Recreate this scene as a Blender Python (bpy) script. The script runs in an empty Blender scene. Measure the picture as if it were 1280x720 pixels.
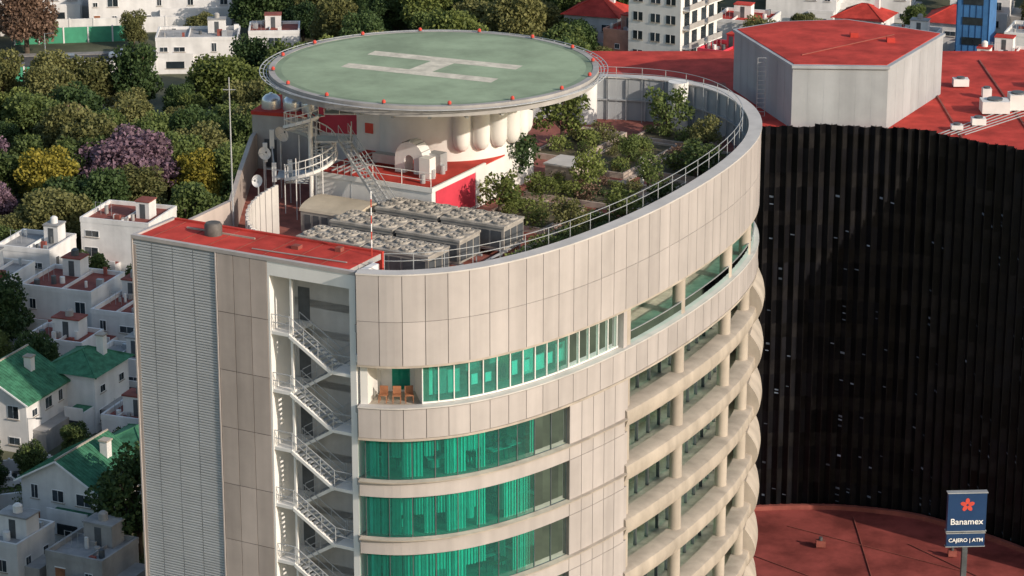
import bpy, math, random
import numpy as np
from mathutils import Vector
random.seed(7); rng=np.random.default_rng(7)
sc=bpy.context.scene
# ------------------------------------------------------------------ materials
MATS={}
def pm(name,col,rough=.7,var=.18,scale=.6,streak=0,metal=0,bump=0,spec=.4,rnd=0):
    if name in MATS: return MATS[name]
    m=bpy.data.materials.new(name); m.use_nodes=True; nt=m.node_tree; N=nt.nodes; L=nt.links
    b=N['Principled BSDF']; b.inputs['Roughness'].default_value=rough; b.inputs['Metallic'].default_value=metal
    b.inputs['Specular IOR Level'].default_value=spec
    tc=N.new('ShaderNodeNewGeometry')
    n1=N.new('ShaderNodeTexNoise'); n1.inputs['Scale'].default_value=scale; n1.inputs['Detail'].default_value=8; n1.inputs['Roughness'].default_value=.65
    L.new(tc.outputs['Position'],n1.inputs['Vector'])
    fac=n1.outputs['Fac']
    if streak:
        mp=N.new('ShaderNodeMapping'); mp.inputs['Scale'].default_value=(streak,streak,streak*.06)
        L.new(tc.outputs['Position'],mp.inputs['Vector'])
        n2=N.new('ShaderNodeTexNoise'); n2.inputs['Scale'].default_value=1; n2.inputs['Detail'].default_value=5
        L.new(mp.outputs[0],n2.inputs['Vector'])
        mx=N.new('ShaderNodeMath'); mx.operation='ADD'; L.new(fac,mx.inputs[0]); L.new(n2.outputs['Fac'],mx.inputs[1])
        mh=N.new('ShaderNodeMath'); mh.operation='MULTIPLY'; mh.inputs[1].default_value=.5; L.new(mx.outputs[0],mh.inputs[0]); fac=mh.outputs[0]
    rp=N.new('ShaderNodeValToRGB'); rp.color_ramp.elements[0].position=.36; rp.color_ramp.elements[1].position=.64
    rp.color_ramp.elements[0].color=tuple(c*(1-var) for c in col)+(1,)
    rp.color_ramp.elements[1].color=tuple(min(1,c*(1+var)) for c in col)+(1,)
    L.new(fac,rp.inputs[0]); out=rp.outputs[0]
    if rnd:
        rv=N.new('ShaderNodeMapRange'); rv.inputs[3].default_value=1-rnd; rv.inputs[4].default_value=1+rnd
        L.new(tc.outputs['Random Per Island'],rv.inputs[0])
        hm=N.new('ShaderNodeVectorMath'); hm.operation='SCALE'; L.new(out,hm.inputs[0]); L.new(rv.outputs[0],hm.inputs['Scale']); out=hm.outputs[0]
    L.new(out,b.inputs['Base Color'])
    if bump:
        bp=N.new('ShaderNodeBump'); bp.inputs['Strength'].default_value=bump; bp.inputs['Distance'].default_value=.05
        L.new(n1.outputs['Fac'],bp.inputs['Height']); L.new(bp.outputs[0],b.inputs['Normal'])
    MATS[name]=m; return m
def glassmat(name,tint,gl=.18,rough=.03,dif=.15):
    m=bpy.data.materials.new(name); m.use_nodes=True; nt=m.node_tree; N=nt.nodes; L=nt.links
    for n in list(N): N.remove(n)
    o=N.new('ShaderNodeOutputMaterial'); t=N.new('ShaderNodeBsdfTransparent'); t.inputs[0].default_value=tint+(1,)
    g=N.new('ShaderNodeBsdfGlossy'); g.inputs['Roughness'].default_value=rough; g.inputs[0].default_value=(.85,1,.95,1)
    d=N.new('ShaderNodeBsdfDiffuse'); d.inputs[0].default_value=tuple(c*.5 for c in tint)+(1,)
    m1=N.new('ShaderNodeMixShader'); m1.inputs[0].default_value=dif; L.new(t.outputs[0],m1.inputs[1]); L.new(d.outputs[0],m1.inputs[2])
    lw=N.new('ShaderNodeLayerWeight'); lw.inputs[0].default_value=gl
    mx=N.new('ShaderNodeMixShader'); L.new(lw.outputs['Fresnel'],mx.inputs[0]); L.new(m1.outputs[0],mx.inputs[1]); L.new(g.outputs[0],mx.inputs[2])
    L.new(mx.outputs[0],o.inputs[0]); MATS[name]=m; return m
def leafmat(name,dark,light,tr=.25):
    m=bpy.data.materials.new(name); m.use_nodes=True; nt=m.node_tree; N=nt.nodes; L=nt.links
    b=N['Principled BSDF']; b.inputs['Roughness'].default_value=.65; b.inputs['Specular IOR Level'].default_value=.25
    g=N.new('ShaderNodeNewGeometry'); oi=N.new('ShaderNodeObjectInfo')
    n=N.new('ShaderNodeTexNoise'); n.inputs['Scale'].default_value=.5; n.inputs['Detail'].default_value=6; n.inputs['Roughness'].default_value=.75
    L.new(g.outputs['Position'],n.inputs['Vector'])
    a=N.new('ShaderNodeMath'); a.operation='MULTIPLY_ADD'; a.inputs[1].default_value=.35; L.new(g.outputs['Random Per Island'],a.inputs[0]); L.new(n.outputs['Fac'],a.inputs[2])
    a2=N.new('ShaderNodeMath'); a2.operation='MULTIPLY_ADD'; a2.inputs[1].default_value=.35; L.new(oi.outputs['Random'],a2.inputs[0]); L.new(a.outputs[0],a2.inputs[2])
    r=N.new('ShaderNodeValToRGB'); r.color_ramp.elements[0].position=.5; r.color_ramp.elements[1].position=1
    r.color_ramp.elements[0].color=dark+(1,); r.color_ramp.elements[1].color=light+(1,)
    L.new(a2.outputs[0],r.inputs[0]); L.new(r.outputs[0],b.inputs['Base Color'])
    t=N.new('ShaderNodeBsdfTranslucent'); L.new(r.outputs[0],t.inputs[0]); mx=N.new('ShaderNodeMixShader'); mx.inputs[0].default_value=tr
    o=N['Material Output']; L.new(b.outputs[0],mx.inputs[1]); L.new(t.outputs[0],mx.inputs[2]); L.new(mx.outputs[0],o.inputs[0])
    MATS[name]=m; return m
PANEL=pm('facade_panel',(.39,.36,.35),.5,.13,.3,streak=1.1,rnd=.06)
PANEL2=pm('facade_panel_side',(.42,.36,.33),.55,.17,.3,streak=.9,rnd=.11)
JOINT=pm('joint_dark',(.15,.135,.125),.9)
LOUV=pm('louvre_metal',(.44,.46,.48),.45,.1,.3,streak=.6,rnd=.04)
LOUVB=pm('louvre_backing',(.27,.28,.29),.7)
COPE=pm('coping',(.50,.48,.46),.6,.12,.5,streak=.8)
CONC=pm('concrete_beige',(.38,.335,.285),.8,.22,.5,streak=.9,bump=.2)
CONCG=pm('concrete_grey',(.33,.32,.31),.85,.2,.7,streak=.7,bump=.2)
WHITE=pm('white_paint',(.70,.69,.67),.6,.09,.6,streak=.8)
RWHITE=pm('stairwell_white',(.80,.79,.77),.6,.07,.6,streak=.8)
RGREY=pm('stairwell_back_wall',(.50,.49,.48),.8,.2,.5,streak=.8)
WHITE2=pm('white_wall_weathered',(.68,.67,.66),.75,.16,.4,streak=.7)
RED=pm('red_roof_coating',(.44,.052,.040),.8,.28,.4,bump=.15,spec=.12)
REDD=pm('red_terrace_paving',(.27,.10,.08),.8,.25,.8,bump=.2,spec=.2)
REDW=pm('red_painted_wall',(.58,.05,.08),.6,.12,.6)
HELI=pm('helipad_green',(.265,.335,.23),.85,.22,.2,bump=.15,spec=.2)
HELID=pm('helipad_edge_green',(.19,.25,.17),.85,.2,.5)
HMARK=pm('helipad_marking',(.58,.54,.45),.8,.2,1.2,spec=.2)
STEEL=pm('galvanised_steel',(.42,.44,.46),.45,.12,1,metal=.4)
STEELD=pm('steel_dark',(.10,.11,.12),.5,.2,1,metal=.3)
TANKM=pm('silver_tank',(.6,.62,.65),.3,.1,1,metal=.7)
ACC=pm('ac_casing',(.34,.315,.28),.6,.2,.8,streak=1)
ACT=pm('ac_fan_guard',(.34,.315,.28),.6,.3,1.5)
ACD=pm('ac_fan_dark',(.09,.085,.08),.6,.3,1.5)
BLACKG=pm('black_glass',(.006,.006,.0075),.35,.6,.5,streak=.5,spec=.18,rnd=.5)
BLACKF=pm('black_frame',(.008,.0075,.008),.45,.5,.6,spec=.18,rnd=.5)
GLINT=pm('painted_glint',(.22,.27,.34),.3,.4,.4,rnd=.7)  # reflections off the dark glass, put in as pale base colour
BOXG=pm('grey_cladding',(.34,.36,.38),.7,.16,.25,streak=.6)
SOIL=pm('garden_soil',(.10,.085,.05),.95,.4,1.5,bump=.5)
CURB=pm('planter_curb',(.42,.35,.30),.85,.2,1)
BARK=pm('bark',(.10,.075,.055),.9,.3,2)
ASPH=pm('asphalt',(.075,.075,.078),.9,.2,.4)
PAVE=pm('pavement',(.24,.23,.22),.9,.2,.6)
GRND=pm('ground',(.095,.10,.06),.95,.45,.07,bump=.3)
TILEG=pm('green_roof_tile',(.05,.17,.10),.8,.35,1.2,spec=.2)
BROWNR=pm('brown_red_roof',(.24,.075,.06),.8,.25,.5,spec=.2)
GREYR=pm('grey_roof',(.30,.30,.30),.85,.25,.4)
WIN=pm('window_glass_dark',(.03,.04,.05),.08,.3,.6,spec=.7,rnd=.5)
BLUE=pm('blue_cladding',(.05,.16,.36),.5,.15,.5)
GREENF=pm('green_fence',(.06,.30,.18),.6,.15,.5)
PINK=pm('terracotta_wall',(.42,.22,.17),.8,.2,.5)
CURT=pm('curtain',(.80,.82,.78),.9,.12,1.5,rnd=.3)
ROOMF=pm('room_floor',(.40,.36,.30),.6,.3,.8)
ROOMW=pm('room_wall',(.36,.36,.34),.8,.3,.6)
SIGNB=pm('sign_blue',(.015,.045,.12),.4,.08,.8)
SIGNW=pm('sign_white',(.8,.8,.8),.5,.03,1)
REDL=pm('red_lamp',(.55,.07,.05),.4,.1,1)
CARW=pm('car_white',(.75,.75,.76),.25,.03,1,spec=.6)
CARG=pm('car_grey',(.2,.21,.23),.25,.03,1,spec=.6)
TYRE=pm('tyre',(.02,.02,.02),.8)
WOOD=pm('wood_brown',(.28,.12,.06),.6,.3,1)
TAN=pm('tan_sheet',(.46,.40,.31),.6,.12,.7)
GLT=glassmat('teal_glass',(.24,.80,.73),.26,.02,.10)
GLP=glassmat('pale_teal_glass',(.42,.88,.82),.2,.03,.15)
L_MID=leafmat('leaf_mid',(.026,.052,.016),(.15,.195,.06))
L_DARK=leafmat('leaf_dark',(.014,.036,.014),(.075,.12,.04))
L_YEL=leafmat('leaf_yellow',(.11,.11,.015),(.36,.30,.05))
L_LIME=leafmat('leaf_lime',(.05,.075,.018),(.21,.25,.07))
L_PUR=leafmat('leaf_purple',(.11,.07,.085),(.31,.20,.26))
L_BRN=leafmat('leaf_brown',(.10,.06,.045),(.26,.17,.12))
L_OLV=leafmat('leaf_olive',(.05,.06,.018),(.20,.20,.075))
# ------------------------------------------------------------------ mesh builder
def fr(ox,oy,deg):
    a=math.radians(deg); return (ox,oy,math.cos(a),math.sin(a))
W=(0,0,1,0)
def T(f,a,b): return (f[0]+a*f[2]-b*f[3], f[1]+a*f[3]+b*f[2])
def group(name):
    e=bpy.data.objects.new(name,None); sc.collection.objects.link(e); e.empty_display_size=.5; return e
class MB:
    def __init__(s): s.v=[];s.f=[];s.m=[];s.mats=[]
    def mi(s,m):
        if m not in s.mats: s.mats.append(m)
        return s.mats.index(m)
    def add(s,vs,fs,m):
        o=len(s.v); i=s.mi(m); s.v+=[tuple(p) for p in vs]
        for f in fs: s.f.append([k+o for k in f]); s.m.append(i)
    def box(s,a0,a1,b0,b1,z0,z1,m,f=W):
        P=[T(f,a,b) for a,b in((a0,b0),(a1,b0),(a1,b1),(a0,b1))]
        s.add([(x,y,z0) for x,y in P]+[(x,y,z1) for x,y in P],[(3,2,1,0),(4,5,6,7),(0,1,5,4),(1,2,6,5),(2,3,7,6),(3,0,4,7)],m)
    def prism(s,poly,z0,z1,m,mt=None,bot=True):
        n=len(poly); vs=[(p[0],p[1],z0) for p in poly]+[(p[0],p[1],z1) for p in poly]
        s.add(vs,[(i,(i+1)%n,(i+1)%n+n,i+n) for i in range(n)],m)
        s.add([(p[0],p[1],z1) for p in poly],[tuple(range(n))],mt or m)
        if bot: s.add([(p[0],p[1],z0) for p in poly],[tuple(range(n))[::-1]],m)
    def cyl(s,x,y,z0,z1,r,m,n=20,r2=None,mt=None):
        r2=r if r2 is None else r2
        A=[(x+r*math.cos(2*math.pi*i/n),y+r*math.sin(2*math.pi*i/n),z0) for i in range(n)]
        B=[(x+r2*math.cos(2*math.pi*i/n),y+r2*math.sin(2*math.pi*i/n),z1) for i in range(n)]
        s.add(A+B,[(i,(i+1)%n,(i+1)%n+n,i+n) for i in range(n)]+[tuple(range(n))[::-1]],m)
        s.add(B,[tuple(range(n))],mt or m)
    def lathe(s,x,y,prof,m,n=24,a0=0,a1=2*math.pi):
        full=abs(a1-a0-2*math.pi)<1e-6; k=n if full else n+1
        vs=[(x+r*math.cos(a0+(a1-a0)*i/n),y+r*math.sin(a0+(a1-a0)*i/n),z) for r,z in prof for i in range(k)]
        fs=[]
        for j in range(len(prof)-1):
            for i in range(n):
                i2=(i+1)%k; fs.append((j*k+i,j*k+i2,(j+1)*k+i2,(j+1)*k+i))
        s.add(vs,fs,m)
    def bar(s,p,q,r,m,n=4):
        p=Vector(p);q=Vector(q);d=(q-p)
        if d.length<1e-5:return
        d.normalize(); up=Vector((0,0,1)) if abs(d.z)<.95 else Vector((1,0,0)); e=d.cross(up).normalized(); g=d.cross(e)
        off=math.pi/4 if n==4 else 0
        R=[(e*math.cos(2*math.pi*i/n+off)+g*math.sin(2*math.pi*i/n+off))*r for i in range(n)]
        s.add([p+x for x in R]+[q+x for x in R],[(i,(i+1)%n,(i+1)%n+n,i+n) for i in range(n)]+[tuple(range(n))[::-1],tuple(range(n,2*n))],m)
    def sweep(s,s0,s1,prof,m,step=.6,caps=True):
        n=max(1,int(round((s1-s0)/step))); k=len(prof); vs=[]
        for i in range(n+1):
            t=s0+(s1-s0)*i/n; x,y,nx,ny=cv(t)
            vs+=[(x+nx*o,y+ny*o,z) for o,z in prof]
        fs=[]
        for i in range(n):
            for j in range(k): fs.append((i*k+j,i*k+(j+1)%k,(i+1)*k+(j+1)%k,(i+1)*k+j))
        if caps: fs+=[tuple(range(k)),tuple(range(n*k,n*k+k))[::-1]]
        s.add(vs,fs,m)
    def band(s,s0,s1,o0,o1,z0,z1,m,step=.6): s.sweep(s0,s1,[(o0,z0),(o1,z0),(o1,z1),(o0,z1)],m,step)
    def obj(s,name,parent=None,smooth=False):
        me=bpy.data.meshes.new(name); me.from_pydata(s.v,[],s.f); me.update()
        for m in s.mats: me.materials.append(m)
        me.polygons.foreach_set('material_index',s.m)
        if smooth:
            me.polygons.foreach_set('use_smooth',[True]*len(s.f))
            try: me.set_sharp_from_angle(angle=math.radians(40))
            except Exception: pass
        o=bpy.data.objects.new(name,me); sc.collection.objects.link(o)
        if parent: o.parent=parent
        return o
# ------------------------------------------------------------------ tower plan curve (metres)
C=[(-9.1,155.2),(-6.0,154.9),(-1.9,156.3),(2.9,160.3),(8.0,166.9),(12.4,174.6),(15.6,181.9),(17.3,188.5),(17.3,194.8),(15.5,200.1),(12.0,203.5),(6.5,204.9),(0,204.8),(-8,203.6),(-14,200.5),(-17.5,196)]
def cr(p0,p1,p2,p3,t):
    return tuple(.5*((2*p1[i])+(-p0[i]+p2[i])*t+(2*p0[i]-5*p1[i]+4*p2[i]-p3[i])*t*t+(-p0[i]+3*p1[i]-3*p2[i]+p3[i])*t**3) for i in(0,1))
E=[(-12.2,156.2)]+C+[(-18.3,189)]
S=[]
for i in range(1,len(E)-2):
    for k in range(24): S.append(cr(E[i-1],E[i],E[i+1],E[i+2],k/24))
S.append(E[-2]); S=np.array(S)
for _ in range(30): S[1:-1]=(S[:-2]+2*S[1:-1]+S[2:])/4
AL=np.concatenate([[0],np.cumsum(np.hypot(*(S[1:]-S[:-1]).T))]); SE=float(AL[-1])
def cv(t):
    x=np.interp(t,AL,S[:,0]);y=np.interp(t,AL,S[:,1])
    x1=np.interp(min(t+.4,SE),AL,S[:,0]);y1=np.interp(min(t+.4,SE),AL,S[:,1]);x0=np.interp(max(t-.4,0),AL,S[:,0]);y0=np.interp(max(t-.4,0),AL,S[:,1])
    tx,ty=x1-x0,y1-y0;l=math.hypot(tx,ty); return float(x),float(y),float(ty/l),float(-tx/l)
def s_at_x(x):
    for i in range(len(S)):
        if S[i,0]>=x: return float(AL[i])
def s_at_y(y):
    for i in range(len(S)):
        if S[i,1]>=y and S[i,0]>0: return float(AL[i])
sW=s_at_x(3.35); sP=s_at_x(7.35); sD=s_at_y(186.5)
TF=(-23.2,163.3,.8791,-.4767)   # orthogonal frame of the flat wing
def F(a,b): return T(TF,a,b)
def curvepts(o,s0=0,s1=None,n=110):
    s1=SE if s1 is None else s1; r=[]
    for i in range(n+1):
        x,y,nx,ny=cv(s0+(s1-s0)*i/n); r.append((x+nx*o,y+ny*o))
    return r
LEFT=[(-18.3,189),(-18.3,180),(-18.2,173),F(.02,4.3)]
R0,R1,RD=9.85,15.55,2.7   # escape-stair recess
def foot(o): return curvepts(o)+LEFT+[F(.05,.12),F(R0,.12),F(R0,RD),F(R1,RD),F(R1,.2)]
tower=group('office_tower')
LV=[41.15-3.7*i for i in range(11)]
b=MB()
core=curvepts(-5.0,.5)+[(-14,188),(-14,178),F(4,6),F(8,4),F(15,4)]
b.prism(core,0,50,ROOMW)
for z in [45.72]+[l-.02 for l in LV]: b.prism(foot(-.12),z-.45,z,CONCG,ROOMF)
b.prism(foot(-.12),48.5,48.95,WHITE)
b.obj('core_and_slabs',tower)
b=MB(); b.prism(foot(-.2),50.3,50.8,CONCG,REDD); b.obj('roof_deck',tower)
b=MB()
pts=[cv(SE)[:2]]+LEFT+[F(0,0)]
for p,q in zip(pts[:-1],pts[1:]):
    d=Vector((q[0]-p[0],q[1]-p[1])).normalized(); n=Vector((-d.y,d.x))*-.3
    b.prism([p,q,(q[0]-n.x,q[1]-n.y),(p[0]-n.x,p[1]-n.y)],0,53.4,PANEL2)
b.obj('rear_left_wall',tower)
b=MB()
b.band(0,SE,-.38,-.02,48.5,53.98,JOINT,.6)
b.band(0,SE,-.42,-.72,50.8,53.95,BOXG,.8)
NP=int(SE/1.36); w=SE/NP
for i in range(NP):
    for z0,z1 in((48.45,51.145),(51.175,54.0)):
        b.band(i*w+.02,(i+1)*w-.02,-.01,.03,z0,z1,PANEL,.5)
b.obj('parapet_panels',tower)
b=MB(); b.band(0,SE,-.85,.08,54.003,54.1,COPE,.5)
b.band(0,SE,-.5,.0,48.3,48.44,CONC,.6); b.obj('parapet_coping',tower)
b=MB()
for i in range(int((SE-20)/1.5)):
    b.sweep(12+i*1.5,12+i*1.5+.12,[(-.72,50.8),(-.88,50.8),(-.88,53.9),(-.72,53.9)],STEEL,.2)
b.band(12,SE-8,-.9,-.72,52.3,52.4,STEEL,.8)
b.obj('parapet_inner_ribs',tower)
b=MB(); sr0,sr1=1.5,SE-16
for zz in(54.5,54.95): b.band(sr0,sr1,-1.30,-1.265,zz,zz+.035,STEEL,.7)
n=int((sr1-sr0)/2.1)
for i in range(n+1):
    x,y,nx,ny=cv(sr0+(sr1-sr0)*i/n); b.bar((x-1.28*nx,y-1.28*ny,50.8),(x-1.28*nx,y-1.28*ny,54.98),.03,STEEL)
b.obj('parapet_railing',tower)
b=MB(); b.band(0,SE,-.4,-.02,43.85,45.74,JOINT)
for i in range(NP): b.band(i*w+.02,(i+1)*w-.02,-.01,.03,43.9,45.7,PANEL,.5)
b.band(0,SE,-.55,.09,45.752,45.84,COPE); b.band(0,SE,-.4,.08,43.74,43.88,CONC)
b.obj('upper_spandrel_ring',tower)
# loggia glazing
b=MB(); sL=s_at_x(-5.3)
b.band(sL,sP-.55,-.62,-.58,45.86,48.3,GLP,.6)
for i in range(int((sP-.55-sL)/1.02)+1):
    s0=sL+i*1.02; b.band(s0,s0+.06,-.56,-.48,45.86,48.3,WHITE,.1)
    if random.random()<.6 and i>2:
        h=random.uniform(.5,.9); b.band(s0+.3,s0+.75,-.70,-.68,46.6,46.6+h,SIGNW,.3)
    if random.random()<.5: b.band(s0+.05,s0+.95,-1.6,-1.55,46,46+random.uniform(.9,2.2),random.choice([CURT,WOOD,ROOMW]),.4)
b.band(sL,sP-.55,-.56,-.5,45.86,45.96,WHITE); b.band(sL,sP-.55,-.56,-.5,48.2,48.3,WHITE)
b.band(.6,sL,-3.2,-3.1,45.75,48.4,WHITE); b.band(1.6,sL-.4,-3.08,-3.04,45.9,48.1,GLT)
b.band(sL,sL+.1,-3.1,-.6,45.75,48.4,WHITE,.1); b.band(.05,.5,-3.2,-.45,45.75,48.4,WHITE,.3)
b.band(sL+.12,sL+.5,-.8,-.75,45.9,48.2,WOOD,.2)
b.band(sP-.5,sP-.1,-1.3,-.14,45.76,48.49,PANEL,.5)
b.band(sP+.0,SE-8,-3.4,-3.35,45.86,48.4,GLP,.8)
b.band(sP+.0,SE-8,-.32,-.29,45.87,46.65,GLP,.7); b.band(sP+.0,SE-8,-.34,-.27,46.65,46.7,STEEL,.7)
b.obj('loggia_glazing',tower)
b=MB()
for s0 in(1.3,2.3,3.2):
    x,y,nx,ny=cv(s0); f=(x-nx*1.2,y-ny*1.2,-ny,nx)
    for dx in(-.25,.2):
        for dy in(-.2,.25): b.box(dx,dx+.05,dy,dy+.05,45.75,46.2,WOOD,f)
    b.box(-.25,.25,-.2,.3,46.2,46.26,WOOD,f); b.box(-.25,.25,.25,.3,46.26,46.7,WOOD,f)
b.obj('loggia_chairs',tower)
def fl(z,i,g,cur,sp,rim,bal,fur):
    wb,wt=z,z+2.7
    npn=10; pw=(sW-.35)/npn
    for k in range(npn):
        o=random.choice([0,0,0,.05])
        g.band(.35+k*pw+.02,.35+(k+1)*pw-.02,-.3+o*.3,-.27+o*.3,wb,wt,GLT,.6)
    for k in range(npn+1): cur_m.band(.35+k*pw-.025,.35+k*pw+.025,-.26,-.22,wb,wt,STEELD,.1)
    cur_m.band(.35,sW,-.26,-.2,wb,wb+.06,STEELD); cur_m.band(.35,sW,-.26,-.2,wt-.06,wt,STEELD)
    r=random.Random(i*13+5); st_=True
    for k in range(npn*2):
        if r.random()<.35: st_=r.random()<(.75 if k<npn*1.1 else .25)
        if st_:
            bot=wb+.05 if r.random()<.8 else wb+1.3; op=r.uniform(0,.25)
            s0=.4+k*pw/2+op*.5; s1=.4+(k+1)*pw/2-.03; nn=6
            for q in range(nn):
                oo=-.75+(.09 if q%2 else 0)
                cur.sweep(s0+(s1-s0)*q/nn,s0+(s1-s0)*(q+1)/nn,[(oo-.03,bot),(oo,bot),(oo,wt),(oo-.03,wt)],CURT,.3)
    for k in range(11):
        s0=r.uniform(1,sW-1.2); x,y,nx,ny=cv(s0); d=r.uniform(1.2,3); f=(x-nx*d,y-ny*d,-ny,nx)
        fur.box(-.7,.7,-.35,.35,z+.72,z+.76,WOOD if r.random()<.5 else WHITE,f)
        for dx in(-.6,.55):
            for dy in(-.3,.25): fur.box(dx,dx+.05,dy,dy+.05,z,z+.72,STEELD,f)
        fur.box(-.25,.25,.6,1.05,z+.4,z+.5,STEELD,f); fur.box(-.25,.25,1.05,1.12,z+.45,z+1.05,STEELD,f); fur.box(-.3,.2,-.1,-.05,z+.8,z+1.15,STEELD,f)
    for k in range(4):
        s0=r.uniform(1,sW-1); x,y,nx,ny=cv(s0); fur.cyl(x-nx*2.2,y-ny*2.2,z,wt+.3,.28,RWHITE,12)
        s0=r.uniform(1,sW-2); fur.band(s0,s0+1.2,-4.2,-3.8,z,z+2.0,STEELD,.6)
    sp.band(0.01,sW,-.4,.0,z-1.0,z-.02,PANEL,.5)
    sp.band(sW,sP-.45,-.45,-.02,z-1.0,z+2.7,JOINT,.5)
    m=5; pw2=(sP-.45-sW)/m
    for k in range(m): sp.band(sW+k*pw2+.02,sW+(k+1)*pw2-.02,-.01,.02,z+.06,z+2.68,PANEL,.5); sp.band(sW+k*pw2+.02,sW+(k+1)*pw2-.02,-.01,.02,z-.98,z-.1,PANEL,.5)
    rim.sweep(.01,sP-.45,[(-.3,z-.12),(.28,z-.03),(.30,z+.05),(-.25,z+.06)],CONC,.5)
    bal.sweep(sP-.45,sD,[(-1.0,z-.55),(.05,z-.55),(.22,z-.1),(.16,z+.5),(-.15,z+.62),(-1.0,z+.62)],CONC,.6)
    bal.band(sP-.45,sP-.1,-2.2,-.02,z-.4,z+2.72,PANEL,.3)
    g.band(sP,SE-8,-2.3,-2.26,z+.02,z+3.2,GLT,.8)
    q=sP
    while q<SE-12: cur_m.band(q,q+.08,-2.25,-2.15,z,z+3.2,STEELD,.1); q+=1.7
    for k in range(16):
        if r.random()<.5: cur.band(sP+k*1.3,sP+k*1.3+.9,-2.7,-2.6,z,z+3.1,CURT,.5)
    pr=[(-1.0,z-1.0)]+[(-.2+.8*math.sin(math.pi*q/8),z-1.0+3.2*q/8) for q in range(9)]+[(-1.0,z+2.2)]
    bal.sweep(sD,SE-20,pr,CONC,.7)
g=MB();cur=MB();cur_m=MB();sp=MB();rim=MB();bal=MB();fur=MB()
for i,z in enumerate(LV[:9]): fl(z,i,g,cur,sp,rim,bal,fur)
g.obj('window_glass',tower);cur.obj('curtains',tower);cur_m.obj('mullions',tower);sp.obj('spandrel_panels',tower);rim.obj('floor_rims',tower);bal.obj('balcony_bands',tower,True);fur.obj('office_furniture',tower)
b=MB()
for s0 in [sP+.3,s_at_y(172.6),s_at_y(180.2),s_at_y(185.8)]:
    x,y,nx,ny=cv(s0); b.cyl(x-nx*.62,y-ny*.62,2,48.4,.42,CONC,20)
b.obj('columns',tower,True)
# flat facade
b=MB()
b.box(0.02,6.2,.07,.3,0,53.77,LOUVB,TF); b.box(6.2,R0-.03,.03,.3,0,53.77,JOINT,TF)
z=8
while z<53.55:
    for a0,a1 in((.12,1.46),(1.5,2.98),(3.02,4.48),(4.52,6.1)):
        P=[(a0,.06,z),(a1,.06,z),(a1,.0,z+.02),(a0,.0,z+.02),(a0,.0,z+.11),(a1,.0,z+.11),(a1,.06,z+.13),(a0,.06,z+.13)]
        b.add([(*F(p[0],p[1]),p[2]) for p in P],[(0,1,2,3),(3,2,5,4),(4,5,6,7)],LOUV)
    z+=.175
b.box(0,.1,-.06,.3,0,53.77,PANEL,TF); b.box(6.12,6.2,-.07,.05,0,53.77,PANEL,TF)
b.obj('louvre_screen',tower)
b=MB(); zs=[53.75-3.7*i for i in range(15)]
for k in range(3):
    a0=6.22+k*1.2
    for zt in zs: b.box(a0+.02,a0+1.18,-.02,.025,max(0,zt-3.655),zt,PANEL2,TF)
b.box(0,R1+.4,-.05,.25,53.78,54.0,PANEL,TF)
b.obj('side_panels',tower)
# recess with open steel stair
b=MB()
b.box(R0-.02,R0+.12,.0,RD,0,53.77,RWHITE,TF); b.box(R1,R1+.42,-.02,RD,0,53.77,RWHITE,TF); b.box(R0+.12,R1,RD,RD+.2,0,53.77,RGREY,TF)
b.box(R0+.12,R1,-.0,.25,52.9,53.77,RWHITE,TF)
for k in range(12):
    zz=49.4-3.7*k; b.box(R0+.4,R0+1.2,RD-.04,RD,zz,zz+2.1,STEELD,TF)
b.obj('recess_walls',tower)
b=MB(); lw=1.25
GR=pm('stair_grey_paint',(.40,.42,.44),.6,.15,1)
def rail(p,q,posts=4):
    p=Vector(p);q=Vector(q)
    for h in(.55,1.05): b.bar(p+Vector((0,0,h)),q+Vector((0,0,h)),.028,GR)
    for i in range(posts+1):
        x=p.lerp(q,i/posts); b.bar(x,x+Vector((0,0,1.05)),.022,GR)
aL=R0+.15+lw; aR=R1-lw-.1
for i,z in enumerate([49.4-3.7*k for k in range(11)]):
    b.box(R0+.12,aL,.05,RD-.05,z-.2,z,RWHITE,TF)
    b.box(aR,R1,.05,RD-.05,z-1.85-.2,z-1.85,RWHITE,TF)
    for (bb0,bb1,aS,zS,aE,zE) in((.12,1.22,aL,z,aR,z-1.85),(1.45,2.55,aR,z-1.85,aL,z-3.7)):
        for bb in(bb0,bb1):
            b.bar((*F(aS,bb),zS-.16),(*F(aE,bb),zE-.16),.14,RWHITE)
            rail((*F(aS,bb),zS),(*F(aE,bb),zE),3)
        n=10
        for k in range(n):
            t=(k+.5)/n; a=aS+(aE-aS)*t; zz=zS+(zE-zS)*(k+1)/n
            b.box(min(a-.15,a+.15),max(a-.15,a+.15),bb0,bb1,zz,zz+.05,GR,TF)
    rail((*F(R0+.15,.1),z),(*F(aL,.1),z),1); rail((*F(aR,.1),z-1.85),(*F(R1,.1),z-1.85),1)
b.box(aL-.02,aL+.12,.24,.38,0,52.9,RWHITE,TF)
b.obj('escape_stairs',tower)
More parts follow.
